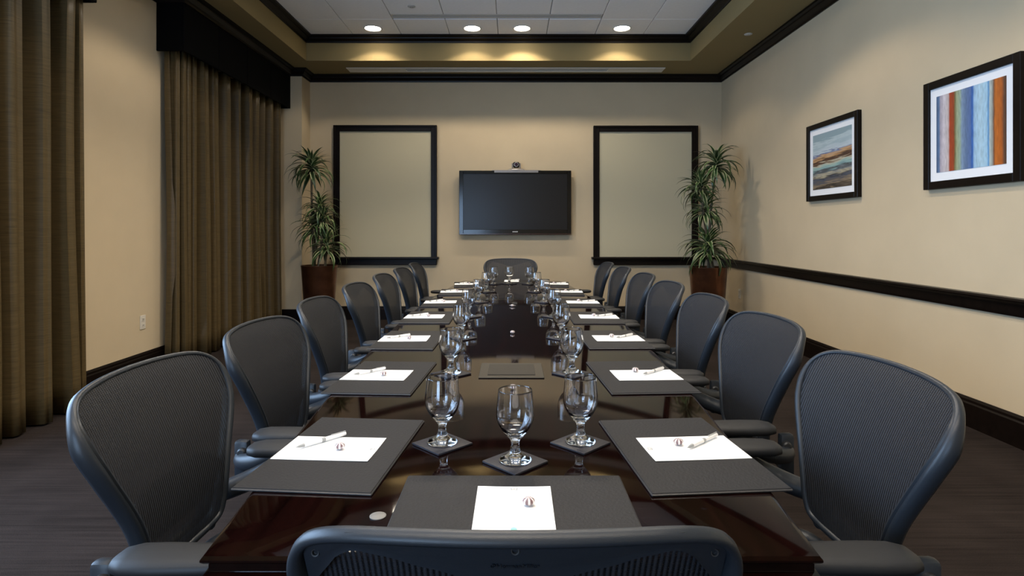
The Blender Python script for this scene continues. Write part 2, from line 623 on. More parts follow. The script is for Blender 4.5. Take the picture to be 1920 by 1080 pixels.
# ------------------------------------------------------------------ room shell
XR, XL, YB, YR = 2.90, -3.18, 8.10, -1.9
PX, PY = -2.78, 7.78                       # pilaster in the far left corner
ZS, ZC = EYE + 2.124, EYE + 2.43           # soffit and tile ceiling heights
ZTOP = ZC + 0.10
CX0, CX1, CY0, CY1 = -2.585, 2.255, -1.25, 7.39   # coffer opening

struct(MB().box(XL - 0.3, XR + 0.3, YR - 0.3, YB + 0.3, -0.12, 0.0).obj('floor', 'carpet'))
struct(MB().box(XR, XR + 0.2, YR - 0.2, YB + 0.2, 0, ZTOP).obj('wall_right', 'wall'))
struct(MB().box(XL - 0.2, XR, YB, YB + 0.2, 0, ZTOP).obj('wall_back', 'wall'))
wr = MB()
wr.box(XL - 0.2, REAR_X0, YR - 0.2, YR, 0, ZTOP)
wr.box(REAR_X1, XR, YR - 0.2, YR, 0, ZTOP)
wr.box(REAR_X0, REAR_X1, YR - 0.2, YR, 0, REAR_Z0)
wr.box(REAR_X0, REAR_X1, YR - 0.2, YR, REAR_Z1, ZTOP)
struct(wr.obj('wall_rear', 'wall'))
wl = MB()
wl.box(XL - 0.2, XL, YR, WIN_Y0, 0, ZTOP)
wl.box(XL - 0.2, XL, WIN_Y1, YB, 0, ZTOP)
wl.box(XL - 0.2, XL, WIN_Y0, WIN_Y1, 0, WIN_Z0)
wl.box(XL - 0.2, XL, WIN_Y0, WIN_Y1, WIN_Z1, ZTOP)
struct(wl.obj('wall_left', 'wall'))
struct(MB().box(XL, PX, PY, YB, 0, ZS).obj('wall_pilaster', 'wall'))

ce = MB()
ce.box(XL - 0.2, CX0, YR - 0.2, YB + 0.2, ZS, ZTOP)
ce.box(CX1, XR + 0.2, YR - 0.2, YB + 0.2, ZS, ZTOP)
ce.box(CX0, CX1, CY1, YB + 0.2, ZS, ZTOP)
ce.box(CX0, CX1, YR - 0.2, CY0, ZS, ZTOP)
ce.box(XL - 0.2, XR + 0.2, YR - 0.2, YB + 0.2, ZTOP, ZTOP + 0.1)
ceiling = struct(ce.obj('ceiling', 'soffit'))

# acoustic tiles on a 0.604 m grid
GX = [CX0] + [-1.977 + 0.6035 * k for k in range(7)] + [CX1]
GY = [CY1]
y = 6.785
while y > CY0 + 0.05:
    GY.append(y)
    y -= 0.606
GY.append(CY0)
MB().box(CX0, CX1, CY0, CY1, ZC + 0.014, ZC + 0.03).obj('grid_backing', 'grid', ceiling)
tile_cache = {}
SLOT = (6.63, 6.745)
for i in range(len(GX) - 1):
    for j in range(len(GY) - 1):
        x0, x1 = GX[i] + 0.004, GX[i + 1] - 0.004
        y1, y0 = GY[j] - 0.004, GY[j + 1] + 0.004
        if j == 1 and 2 <= i <= 5:
            y1 = SLOT[0] - 0.004
        w, l = round(x1 - x0, 3), round(y1 - y0, 3)
        if (w, l) not in tile_cache:
            tile_cache[(w, l)] = MB().box(-w / 2, w / 2, -l / 2, l / 2, 0, 0.014, 0.003).mesh('tile', 'tile')
        link('tile', tile_cache[(w, l)], ceiling, ((x0 + x1) / 2, (y0 + y1) / 2, ZC))

# crown mouldings, baseboards, chair rail
PELX = -2.93
PEL_F0, PEL_F1 = 5.25, PY - 0.002
PEL_N0, PEL_N1 = -0.35, 4.15
def crown_prof(z1, h, d):
    return [(0, z1 - h), (0.012, z1 - h), (0.016, z1 - h + 0.018), (0.03, z1 - h + 0.026), (d * 0.62, z1 - 0.042), (d * 0.66, z1 - 0.03), (d, z1 - 0.022), (d, z1), (0, z1)]
crown_path = [(XR, YR), (XR, YB), (PX, YB), (PX, PY), (PELX, PY), (PELX, PEL_F0), (XL, PEL_F0), (XL, PEL_N1), (PELX, PEL_N1), (PELX, YR)]
struct(miter_sweep(crown_path, crown_prof(ZS - 0.0005, 0.095, 0.085)).obj('trim_1', 'espresso'))
cof = [(CX0, CY0), (CX1, CY0), (CX1, CY1), (CX0, CY1)]
struct(miter_sweep(cof, crown_prof(ZC - 0.0005, 0.082, 0.092), True).obj('trim_2', 'espresso'))
bb = [(0, 0.0), (0.020, 0.0), (0.020, 0.145), (0.014, 0.155), (0.014, 0.170), (0.006, 0.185), (0, 0.185)]
struct(miter_sweep([(XR, YR), (XR, YB)], bb).obj('baseboard_right', 'espresso'))
struct(miter_sweep([(XR - 0.02, YB), (PX, YB), (PX, PY), (XL, PY)], bb).obj('baseboard_back', 'espresso'))
struct(miter_sweep([(XL, PY - 0.02), (XL, YR)], bb).obj('baseboard_left', 'espresso'))
struct(miter_sweep([(XL + 0.02, YR), (XR - 0.02, YR)], bb).obj('baseboard_rear', 'espresso'))
ZR = EYE - 0.392
rail = [(0, ZR - 0.108), (0.016, ZR - 0.108), (0.022, ZR - 0.09), (0.026, ZR - 0.04), (0.040, ZR - 0.030), (0.058, ZR - 0.022), (0.062, ZR - 0.012), (0.058, ZR), (0, ZR)]
struct(miter_sweep([(XR, YR), (XR, YB)], rail).obj('trim_3', 'espresso'))

# ------------------------------------------------------------------ windows with lowered shades on the back wall
def back_window(name, x0, x1, z0, z1, trim_to=None):
    root = struct(link(name, None, None, ((x0 + x1) / 2, YB, z0)))
    cx = (x0 + x1) / 2
    hw, h = (x1 - x0) / 2, z1 - z0
    b = 0.082
    fr = lambda a, c, d, e: MB().box(a, c, -0.045, -0.001, d, e, 0.006).add([], [])
    def bar(a, c, d, e, nm):
        m = MB().box(a, c, -0.034, -0.001, d, e, 0.004)
        # raised outer bead
        return m.obj(nm, 'espresso', root)
    bar(-hw, -hw + b, 0, h, 'frame_stile')
    bar(hw - b, hw, 0, h, 'frame_stile')
    bar(-hw + b, hw - b, h - b, h, 'frame_rail')
    o = 0.026
    MB().box(-hw, -hw + o, -0.05, -0.03, 0, h, 0.004).obj('bead', 'espresso', root)
    MB().box(hw - o, hw, -0.05, -0.03, 0, h, 0.004).obj('bead', 'espresso', root)
    MB().box(-hw + o, hw - o, -0.05, -0.03, h - o, h, 0.004).obj('bead', 'espresso', root)
    MB().box(-hw + b - 0.002, hw - b + 0.002, -0.012, -0.003, 0.0, h - b + 0.002).obj('roller_shade', 'shade', root)
    s = MB().box(-hw - 0.03, hw + 0.03 if trim_to is None else trim_to - cx, -0.115, -0.001, -0.004, 0.026, 0.006, 2)
    sill = s.obj('sill', 'espresso', root)
    MB().box(-hw, hw, -0.06, -0.001, -0.085, -0.004, 0.006).obj('apron', 'espresso', sill)
    return root
back_window('window_1', place_xy(625, 8.06), place_xy(819, 8.06), EYE - 0.405, EYE + 1.432)
back_window('window_2', place_xy(1113, 8.06), place_xy(1309, 8.06), EYE - 0.405, EYE + 1.425, XR - 0.065)

# window in the left wall beside the camera, the source of the daylight
w3 = struct(link('window_3', None, None, (XL, (WIN_Y0 + WIN_Y1) / 2, WIN_Z0)))
hl, hz = (WIN_Y1 - WIN_Y0) / 2, WIN_Z1 - WIN_Z0
for a in (-hl, -hl / 3 - 0.02, hl / 3 - 0.02, hl - 0.05):
    MB().box(-0.12, -0.06, a, a + 0.05, 0, hz, 0.004).obj('frame_stile', 'espresso', w3)
for a in (0, hz - 0.05):
    MB().box(-0.115, -0.065, -hl + 0.05, hl - 0.05, a, a + 0.05, 0.004).obj('frame_rail', 'espresso', w3)
for k in range(3):
    e0 = -hl + 0.03 + k * 2 * hl / 3
    MB().box(-0.092, -0.088, e0, e0 + 2 * hl / 3 - 0.03, 0.03, hz - 0.03).obj('pane', 'window_glass', w3)

w4 = struct(link('window_4', None, None, ((REAR_X0 + REAR_X1) / 2, YR, REAR_Z0)))
hl, hz = (REAR_X1 - REAR_X0) / 2, REAR_Z1 - REAR_Z0
for a in (-hl, -0.025, hl - 0.05):
    MB().box(a, a + 0.05, -0.12, -0.06, 0, hz, 0.004).obj('frame_stile', 'espresso', w4)
for a in (0, hz - 0.05):
    MB().box(-hl + 0.05, hl - 0.05, -0.115, -0.065, a, a + 0.05, 0.004).obj('frame_rail', 'espresso', w4)
for a in (-hl + 0.03, 0.01):
    MB().box(a, a + hl - 0.04, -0.092, -0.088, 0.03, hz - 0.03).obj('pane', 'window_glass', w4)

# ------------------------------------------------------------------ pelmets and curtains
ZP = EYE + 1.60
def pelmet(y0, y1, label, return0=True, return1=True):
    t = thing('pelmet', label, 'pelmet', (PELX, (y0 + y1) / 2, ZP), 0, 'box pelmets over the curtains')
    h = ZS - 0.0 - ZP - 0.001
    l = (y1 - y0) / 2
    MB().box(-0.02, 0, -l, l, 0, h, 0.004).obj('front_board', 'pelmet', t)
    d = XL - PELX
    if return0:
        MB().box(d + 0.001, -0.02, -l, -l + 0.02, 0, h, 0.003).obj('return_board', 'pelmet', t)
    if return1:
        MB().box(d + 0.001, -0.02, l - 0.02, l, 0, h, 0.003).obj('return_board', 'pelmet', t)
    n = max(2, int(2 * l / 0.6))
    for k in range(1, n):
        yy = -l + 2 * l * k / n
        MB().box(0, 0.004, yy - 0.008, yy + 0.008, 0.002, h - 0.1, 0.001).obj('seam', 'pelmet', t)
    return t
pelmet(PEL_F0, PEL_F1, 'black fabric box pelmet above the closed curtains beside the corner plant')
pelmet(PEL_N0, PEL_N1, 'black box pelmet over the gathered curtain at the left edge, just showing at the top')

def curtain(name, label, path, folds, amp, seed, z1, flare=0.0, group='olive brown curtains'):
    """path: plan polyline; folds: number of pleats; deep irregular pleats"""
    rnd = random.Random(seed)
    P = [Vector(p) for p in path]
    L = [0]
    for a, b in zip(P, P[1:]):
        L.append(L[-1] + (b - a).length)
    tot = L[-1]
    cen = P[0]
    def at(s):
        s = min(max(s, 0), tot)
        for i in range(len(P) - 1):
            if s <= L[i + 1] or i == len(P) - 2:
                t = (s - L[i]) / (L[i + 1] - L[i])
                d = (P[i + 1] - P[i]).normalized()
                return P[i].lerp(P[i + 1], t), Vector((d.y, -d.x))
    # irregular pleat widths and depths
    ws = [rnd.uniform(0.5, 1.7) for _ in range(folds)]
    sw = sum(ws)
    edges = [0]
    for w in ws:
        edges.append(edges[-1] + w / sw)
    deps = [rnd.uniform(0.75, 1.05) for _ in range(folds)]
    ph = [rnd.uniform(-1, 1) for _ in range(folds)]
    M = folds * 24
    NZ = 14
    rings = []
    for iz in range(NZ + 1):
        z = 0.012 + (z1 - 0.012) * iz / NZ
        tz = iz / NZ
        row = []
        for j in range(M + 1):
            u = j / M
            k = 0
            while k < folds - 1 and u > edges[k + 1]:
                k += 1
            f = (u - edges[k]) / (edges[k + 1] - edges[k])
            # pleat: rounded ridge with steep sides
            g = abs(f - 0.5 - 0.06 * ph[k]) * 2
            e0, e1 = 0.38 + 0.12 * ph[k], 0.58 + 0.12 * ph[k]
            w_ = min(1.0, max(0.0, (g - e0) / (e1 - e0)))
            prof = 1.0 - 2.0 * w_ * w_ * (3 - 2 * w_) - 0.22 * min(g, 0.6) ** 2 + 0.07 * math.sin(2 * PI * f * 3 + 3 * ph[k] + tz)
            wob = 0.22 * ph[k] * math.sin(2 * PI * (tz * 0.8 + 0.2 * ph[k]))
            a = amp * deps[k] * (0.8 + 0.25 * (1 - tz) + wob * 0.4)
            s = u * tot + 0.02 * ph[k] * math.sin(PI * tz * 1.3 + k) + 0.018 * math.sin(2 * PI * f * 2) * ph[k]
            p, nrm = at(s)
            q = p + nrm * (a * prof + flare * (1 - tz) ** 3)
            row.append((q.x - cen.x, q.y - cen.y, z))
        rings.append(row)
    o = MB().loft(rings, False).obj(name, 'curtain', None, True, 60)
    md = o.modifiers.new('thickness', 'SOLIDIFY')
    md.thickness = 0.004
    o.location = (cen.x, cen.y, 0)
    return tag(o, label, 'curtain', group)
CZ = ZP + 0.06
curtain('curtain', 'narrow flat pleated curtain panel wrapping the near end under the far pelmet', [(XL + 0.05, 5.31), (-3.06, 5.31), (-3.03, 5.36), (-3.03, 5.63)], 5, 0.024, 3, CZ)
curtain('curtain', 'wide closed olive brown curtain running from the narrow panel to the plant corner', [(-3.07, 5.66), (-3.07, 7.70)], 9, 0.092, 11, CZ)
curtain('curtain', 'gathered olive brown curtain stacked at the left edge of the photo', [(-3.055, 3.22), (-3.055, 4.11)], 5, 0.100, 27, CZ, 0.01)

# ------------------------------------------------------------------ ceiling fittings
def downlight(x, y, label, watts):
    t = thing('downlight', label, 'ceiling light', (x, y, ZC), 0, 'recessed ceiling downlights')
    MB().lathe([(0.100, 0.0), (0.112, -0.002), (0.112, -0.006), (0.098, -0.007), (0.092, -0.002)], 32, cap0=False).obj('trim_ring', 'lamp_trim', t, True)
    MB().lathe([(0.094, -0.002), (0.07, -0.0035), (0.001, -0.004)], 32).obj('lens', 'lamp_lens', t, True)
    l = bpy.data.lights.new('downlight_beam', 'SPOT')
    l.energy = watts
    l.color = LAMP_COL
    l.spot_size = math.radians(126)
    l.spot_blend = 0.25
    l.shadow_soft_size = 0.05
    lo = link('downlight_beam', l, t, (0, 0, -0.02))
    return t
ORD_ = ['first', 'second', 'third', 'fourth']
LX = [-1.675, -0.475, 0.128, 1.335]
names = ['leftmost', 'second from the left', 'third from the left', 'rightmost']
for r, yy in enumerate(LAMP_ROWS):
    for c, xx in enumerate(LX):
        if r == 0:
            lab = 'round recessed downlight over the TV wall, %s of the four lit ones' % names[c]
        else:
            lab = 'round recessed downlight, %s, in the %s row from the TV wall' % (names[c], ORD_[r])
        downlight(xx, yy, lab, LAMP_W[r] * ((0.9, 0.8, 1.5, 0.95)[c] if r == 0 else 1.0))

def slot_diffuser(name, x0, x1, y0, y1, z, mat, label, open0, open1):
    t = thing(name, label, 'air vent', ((x0 + x1) / 2, (y0 + y1) / 2, z))
    hx, hy = (x1 - x0) / 2, (y1 - y0) / 2
    MB().box(-hx, hx, -hy, hy, -0.004, -0.001).obj('back_plate', 'slot_dark', t)
    b = hy * 0.5
    MB().box(-hx, hx, -hy, -hy + b, -0.011, -0.003, 0.001).obj('flange', mat, t)
    MB().box(-hx, hx, hy - b, hy, -0.011, -0.003, 0.001).obj('flange', mat, t)
    MB().box(-hx, hx, -0.008, 0.008, -0.009, -0.003, 0.001).obj('divider_bar', mat, t)
    ex0, ex1 = open0 - (x0 + x1) / 2, open1 - (x0 + x1) / 2
    MB().box(-hx, ex0, -hy + b, hy - b, -0.010, -0.003, 0.001).obj('end_filler', mat, t)
    MB().box(ex1, hx, -hy + b, hy - b, -0.010, -0.003, 0.001).obj('end_filler', mat, t)
slot_diffuser('slot_diffuser', -1.37, 1.03, SLOT[0], SLOT[1], ZC + 0.008, 'vent_white', 'grey slotted air diffuser set between the white ceiling tiles', -1.36, 1.02)
slot_diffuser('slot_diffuser', -2.17, 2.02, 7.69, 7.90, ZS, 'vent_tan', 'long pale slotted air diffuser in the soffit above the TV wall', -1.40, 1.28)

def sprinkler(x, y, z, label):
    t = thing('sprinkler_cover', label, 'sprinkler', (x, y, z))
    MB().lathe([(0.001, -0.008), (0.036, -0.008), (0.042, -0.005), (0.042, -0.0005)], 24, cap0=True).obj('cover_plate', 'vent_white', t, True)
    MB().box(-0.016, -0.008, -0.006, 0.006, -0.014, -0.006).obj('notch', 'grid', t)
    MB().box(0.008, 0.016, -0.006, 0.006, -0.014, -0.006).obj('notch', 'grid', t)
sprinkler(-1.09, 6.39, ZC, 'small round sprinkler cover on a white ceiling tile')
sprinkler(2.575, 6.38, ZS, 'small pale round sprinkler cover in the soffit along the picture wall')

# ------------------------------------------------------------------ conference table
TY0, TY1, TYC, TZ = 0.907, 5.785, 3.346, 0.740
def half_w(yy):
    return 0.61 - 0.128 * ((yy - TYC) / 2.44) ** 2
table = thing('conference_table', 'long boat-shaped dark mahogany conference table with glossy top', 'table', (0, TYC, 0))
def top_half(sgn):
    prof = [(0.012, 0.0), (0.004, -0.002), (0.0, -0.007), (0.0, -0.010), (0.004, -0.014), (0.010, -0.016), (0.010, -0.030), (0.003, -0.033), (0.001, -0.037), (0.004, -0.042), (0.014, -0.044), (0.014, -0.056), (0.03, -0.058)]
    rings = []
    N = 24
    for d, z in prof:
        ring = []
        for k in range(N + 1):
            t = k / N
            yy = (2.44 - d) * (1 - t) + 0.0006 * t
            ring.append((half_w(TYC + sgn * yy) - d, sgn * yy, TZ + z))
        for k in range(N, -1, -1):
            t = k / N
            yy = (2.44 - d) * (1 - t) + 0.0006 * t
            ring.append((-half_w(TYC + sgn * yy) + d, sgn * yy, TZ + z))
        rings.append(ring)
    return MB().loft(rings, True, True, True).obj('tabletop', 'mahogany', table, True, 35)
top_half(-1)
top_half(1)
MB().box(-0.34, 0.34, -2.1, 2.1, TZ - 0.10, TZ - 0.0585).obj('subframe', 'mahogany', table)
for yy in (-1.7, 0.0, 1.7):
    MB().box(-0.18, 0.18, yy - 0.22, yy + 0.22, 0.06, TZ - 0.10, 0.01).obj('pedestal', 'mahogany', table)
    MB().box(-0.20, 0.20, yy - 0.24, yy + 0.24, 0.0, 0.06, 0.008).obj('plinth', 'espresso', table)
h = MB().box(-0.112, 0.112, 1.985 - TYC, 2.20 - TYC, TZ + 0.0003, TZ + 0.004, 0.0015).obj('power_hatch', 'hatch', table)
MB().box(-0.082, 0.082, 2.015 - TYC, 2.17 - TYC, TZ + 0.004, TZ + 0.0065, 0.001).obj('hatch_lid', 'hatch_lid', h)

# ------------------------------------------------------------------ office chair
ZB, ZT = 0.525, 0.962
side = [(0.0, 0.515), (0.10, 0.515), (0.148, 0.528), (0.163, 0.565), (0.172, 0.612), (0.190, 0.666), (0.216, 0.720), (0.244, 0.774), (0.264, 0.823),
        (0.271, 0.860), (0.264, 0.894), (0.240, 0.920), (0.195, 0.935), (0.11, 0.942), (0.0, 0.944)]
YPROF = [(0.51, -0.195), (0.57, -0.188), (0.635, -0.192), (0.705, -0.208), (0.785, -0.235), (0.862, -0.270), (0.912, -0.297), (0.947, -0.320)]
_yp = crom([(z, yv, 0) for z, yv in YPROF], 12)
def yprof(z):
    if z <= _yp[0].x:
        return _yp[0].y
    for a, b in zip(_yp, _yp[1:]):
        if z <= b.x:
            return a.y + (b.y - a.y) * (z - a.x) / (b.x - a.x)
    a, b = _yp[-2], _yp[-1]
    return b.y + (b.y - a.y) / (b.x - a.x) * (z - b.x)
def back_y(x, z):
    return yprof(z) + 0.042 * (abs(x) / 0.27) ** 2 * (0.5 + 0.5 * min(1, max(0, (z - 0.5) / 0.3)))
_sd = crom([(a, 0, b) for a, b in side], 5)
_loop = [(p.x, p.z) for p in _sd] + [(-p.x, p.z) for p in reversed(_sd[1:-1])]
_rt = sorted((p.z, p.x) for p in _sd)
def hw_at(z):
    # outermost x of the outline at height z
    best = 0
    for a, b in zip(_sd, _sd[1:]):
        lo, hi = min(a.z, b.z), max(a.z, b.z)
        if lo <= z <= hi and hi > lo:
            best = max(best, a.x + (b.x - a.x) * (z - a.z) / (b.z - a.z))
    return best

def sec_scale(z):
    t = min(1.0, max(0.0, (z - 0.845) / 0.075))
    return 1.0 - 0.44 * t * t * (3 - 2 * t)

def make_chair():
    t = thing('office_chair', 'black mesh office chair', 'chair')
    # frame: flattened tube round the outline
    pts = [Vector((x, back_y(x, z), z)) for x, z in _loop]
    m = len(pts)
    mb = MB()
    rings = []
    cxz = Vector((0, 0, 0.76))
    for i, p in enumerate(pts):
        tg = (pts[(i + 1) % m] - pts[i - 1]).normalized()
        e = 0.03
        nx = Vector((e * 2, back_y(p.x + e, p.z) - back_y(p.x - e, p.z), 0))
        nz = Vector((0, back_y(p.x, p.z + e) - back_y(p.x, p.z - e), 2 * e))
        nrm = nz.cross(nx).normalized()      # points forward (+y)
        if nrm.y < 0:
            nrm = -nrm
        s = tg.cross(nrm).normalized()
        if s.dot(p - Vector((0, p.y, 0.76))) < 0:
            s = -s
        # cross-section: bulged towards the back, lip in front
        sec = [(-0.011, 0.004), (-0.0075, 0.0085), (-0.003, 0.0085), (-0.001, 0.005), (0.003, 0.006), (0.009, 0.002), (0.012, -0.007), (0.010, -0.020), (0.003, -0.028), (-0.006, -0.027), (-0.011, -0.018), (-0.012, -0.006)]
        k_ = sec_scale(p.z)
        rings.append([p + s * ((a - 0.007) * k_) + nrm * (b * k_) for a, b in sec])
    rings.append(rings[0])
    mb.loft(rings, True)
    fr = mb.obj('back_frame', 'frame_plastic', t, True, 60)
    # suspension mesh
    rings = []
    NZ, NX = 26, 20
    for i in range(NZ + 1):
        z = 0.524 + (0.9365 - 0.524) * i / NZ
        w = max(0.04, hw_at(z) - 0.0085)
        rings.append([(w * (2 * j / NX - 1), back_y(w * (2 * j / NX - 1), z) + 0.001, z) for j in range(NX + 1)])
    MB().loft(rings, False).obj('back_mesh', 'pellicle', t, True, 80)
    # crescent panel behind the top of the mesh
    rings = []
    for off in (-0.013, -0.021):
        pass
    NX = 48
    def zlow(x):
        return interp([(0.0, 0.868), (0.05, 0.874), (0.10, 0.888), (0.15, 0.902), (0.185, 0.907), (0.205, 0.897), (0.225, 0.872), (0.24, 0.85), (0.255, 0.82)], abs(x))
    grid = []
    for k in range(NX + 1):
        x = -0.254 + 0.508 * k / NX
        zt = 0.936
        while hw_at(zt) - 0.009 < abs(x) and zt > 0.80:
            zt -= 0.001
        zl = min(zlow(x), zt - 0.010)
        col = []
        for q in range(7):
            z = zl + (zt - zl) * q / 6
            lip = 0.003 if q == 0 else 0.0
            col.append((x, back_y(x, z) - 0.0095 - lip - 0.002 * math.sin(PI * q / 6), z))
        for q in range(6, -1, -1):
            z = zl + (zt - zl) * q / 6
            col.append((x, back_y(x, z) - 0.002, z))
        grid.append(col)
    tr = MB().loft(grid, True, True, True).obj('top_rail', 'frame_plastic', t, True, 50)
    for sx, sz in ((-0.236, 0.893), (0.0, 0.921), (0.236, 0.893)):
        yb = back_y(sx, sz) - (0.0125 if sx else 0.0112)
        s = MB()
        s.loft([[(sx + r * math.cos(2 * PI * k / 12), yb + dy, sz + r * math.sin(2 * PI * k / 12)) for k in range(12)] for r, dy in ((0.0052, 0.006), (0.0048, -0.001), (0.0034, -0.0008), (0.0026, 0.002))], True, False, True)
        s.obj('screw', 'dark_plastic', fr, True)
    # raised lettering on the top rail
    cu = bpy.data.curves.new('lettering', 'FONT')
    cu.body = '\u00a9HermanMiller'
    cu.size = 0.0088
    cu.extrude = 0.0011
    cu.align_x = 'CENTER'
    cu.resolution_u = 2
    ob = bpy.data.objects.new('lettering_source', cu)
    COL.objects.link(ob)
    dg = bpy.context.evaluated_depsgraph_get()
    me = bpy.data.meshes.new_from_object(ob.evaluated_get(dg))
    bpy.data.objects.remove(ob)
    for v in me.vertices:
        x, z, d = -v.co.x, 0.893 + v.co.y, v.co.z
        x = -x
        v.co = (x, back_y(x, z) - 0.0113 - (d + 0.0006) * 1.0, z)
    me.materials.clear()
    me.materials.append(MATS['frame_plastic'])
    link('raised_lettering', me, tr)
    # lumbar pad behind the mesh
    rings = []
    for k in range(17):
        a = -1 + 2 * k / 16
        x = 0.165 * a
        hh = 0.052 * math.sqrt(max(0.02, 1 - a ** 4)) + 0.006
        zc = 0.645 + 0.012 * a * a
        row = []
        for q in range(12):
            th = 2 * PI * q / 12
            z = zc + hh * math.sin(th)
            row.append((x, back_y(x, z) - 0.018 + 0.011 * math.cos(th), z))
        rings.append(row)
    MB().loft(rings, True, True, True).obj('lumbar_pad', 'dark_plastic', t, True, 60)
    # seat
    so = [(0.0, -0.215), (0.15, -0.21), (0.205, -0.17), (0.235, -0.05), (0.245, 0.08), (0.235, 0.17), (0.18, 0.215), (0.0, 0.225)]
    sd2 = crom([(a, b, 0) for a, b in so], 4)
    lp = [(p.x, p.y) for p in sd2] + [(-p.x, p.y) for p in reversed(sd2[1:-1])]
    def seat_z(x, yv):
        return 0.440 + 0.05 * max(0, -yv - 0.12) - 0.55 * max(0, yv - 0.10) ** 2 * 4 + 0.10 * x * x
    MB().tube([(x, yv, seat_z(x, yv)) for x, yv in lp], 0.019, 10, True).obj('seat_frame', 'frame_plastic', t, True, 60)
    rings = []
    for i in range(15):
        yv = -0.208 + 0.425 * i / 14
        w = 0
        for a, b in zip(sd2, sd2[1:]):
            if min(a.y, b.y) <= yv <= max(a.y, b.y) and b.y != a.y:
                w = max(w, a.x + (b.x - a.x) * (yv - a.y) / (b.y - a.y))
        w = max(w, 0.05)
        rings.append([(w * (2 * j / 12 - 1), yv, seat_z(w * (2 * j / 12 - 1), yv) + 0.004 - 0.012 * (1 - (2 * j / 12 - 1) ** 2)) for j in range(13)])
    MB().loft(rings, False).obj('seat_mesh', 'pellicle', t, True, 80)
    MB().box(-0.10, 0.10, -0.16, 0.10, 0.335, 0.40, 0.02, 2).obj('tilt_mechanism', 'dark_plastic', t, True)
    # arms
    for s in (-1, 1):
        rings = []
        stations = [(-0.168, 0.3, 0.4), (-0.160, 0.72, 0.75), (-0.135, 0.96, 0.95), (-0.08, 1.0, 1.0), (0.0, 0.93, 1.0), (0.07, 0.82, 1.0), (0.095, 0.66, 0.8), (0.104, 0.28, 0.45)]
        for yv, w, hgt in stations:
            row = []
            for q in range(16):
                th = 2 * PI * q / 16
                cxn, czn = math.cos(th), math.sin(th)
                ex = math.copysign(abs(cxn) ** 0.6, cxn) * 0.046 * w
                ez = math.copysign(abs(czn) ** 0.7, czn) * 0.016 * hgt
                row.append((s * 0.272 + ex, yv, 0.652 + ez))
            rings.append(row)
        MB().loft(rings, True, True, True).obj('arm_pad', 'arm_pad', t, True, 60)
        arc = crom([(s * 0.185, -0.250, 0.555), (s * 0.225, -0.225, 0.552), (s * 0.262, -0.155, 0.572), (s * 0.272, -0.085, 0.608), (s * 0.272, -0.04, 0.640)], 5)
        n = len(arc)
        MB().tube(arc, [0.021 + 0.006 * math.sin(PI * i / (n - 1)) for i in range(n)], 10).obj('arm_bracket', 'frame_plastic', t, True, 60)
        up = MB().box(-0.016, 0.016, -0.03, 0.014, -0.075, 0.062, 0.010, 2)
        u = up.obj('back_upright', 'frame_plastic', t, True)
        u.location = (s * 0.192, -0.236, 0.545)
        kb = MB().loft([[(s * (0.0165 + dx), r * math.cos(2 * PI * q / 14), 0.03 + r * math.sin(2 * PI * q / 14)) for q in range(14)] for r, dx in ((0.014, -0.002), (0.014, 0.010), (0.010, 0.014))], True, True, True)
        kb.obj('adjuster_knob', 'dark_plastic', u, True)
    # link from the mechanism to the back
    MB().tube(crom([(0, -0.12, 0.37), (0, -0.22, 0.40), (0, -0.255, 0.47), (0, -0.245, 0.53)], 4), 0.028, 10, flat=0.7).obj('back_link', 'frame_plastic', t, True, 60)
    MB().tube([(-0.195, -0.243, 0.505), (0, -0.262, 0.50), (0.195, -0.243, 0.505)], 0.02, 10).obj('yoke', 'frame_plastic', t, True, 60)
    # base
    MB().lathe([(0.03, 0.10), (0.03, 0.20), (0.022, 0.20), (0.022, 0.34)], 16, cap0=True, cap1=True).obj('gas_column', 'dark_plastic', t, True)
    leg = None
    for k in range(5):
        a = 2 * PI * k / 5 + PI / 2
        if leg is None:
            leg = MB().tube([(0.0, 0, 0.125), (0.06, 0, 0.122), (0.20, 0, 0.10), (0.275, 0, 0.082)], [0.034, 0.032, 0.024, 0.018], 8, flat=0.7).mesh('base_leg', 'frame_plastic', True, 60)
            wh = MB()
            for q in (-0.016, 0.016):
                wh.loft([[(0.275 + r * math.cos(2 * PI * j / 16), q + dx, 0.029 + r * math.sin(2 * PI * j / 16)) for j in range(16)] for r, dx in ((0.026, -0.010), (0.029, -0.006), (0.029, 0.006), (0.026, 0.010))], True, True, True)
            wh.tube([(0.275, 0, 0.03), (0.275, 0, 0.085)], 0.007, 8)
            whm = wh.mesh('caster', 'dark_plastic', True)
        l = link('base_leg', leg, t, (0, 0, 0), a)
        link('caster', whm, l)
    return t

# ------------------------------------------------------------------ chairs round the table
ORD = ['first', 'second', 'third', 'fourth', 'fifth', 'sixth', 'seventh']
PK = [1.345 + 0.667 * k for k in range(7)]
chair0 = make_chair()
chair0.location = (0.004, 0.96, 0)
chair0['label'] = 'nearest black office chair at the camera end of the table, seen from behind'
chair0['group'] = 'office chairs round the table'
def put_chair(x, yv, z, rz, label):
    c = copy_tree(chair0)
    c.location = (x, yv, z)
    c.rotation_euler = (0, 0, rz)
    c['label'] = label
    return c
RXS = [0.572, 0.61, 0.62, 0.63, 0.636, 0.615, 0.595]
LXS = [0.556, 0.585, 0.615, 0.61, 0.605, 0.60, 0.60]
LEFT, RIGHT = [], []
for k in range(7):
    RIGHT.append(put_chair(RXS[k], PK[k] + (0.0, 0.01, -0.005, 0.005, 0.0, 0.01, 0.0)[k], 0.0, PI / 2 + math.radians((0, 1.5, -1, 1, 0, -1, 0)[k]),
              '%s black mesh office chair from the camera on the picture wall side' % ORD[k]))
    LEFT.append(put_chair(-LXS[k], PK[k] + (0.0, -0.005, 0.008, 0.0, 0.005, 0.0, 0.005)[k], 0.0, -PI / 2 + math.radians((0, -2, 2, 0, 1, 0, 1)[k]),
              '%s black mesh office chair from the camera on the curtain side' % ORD[k]))
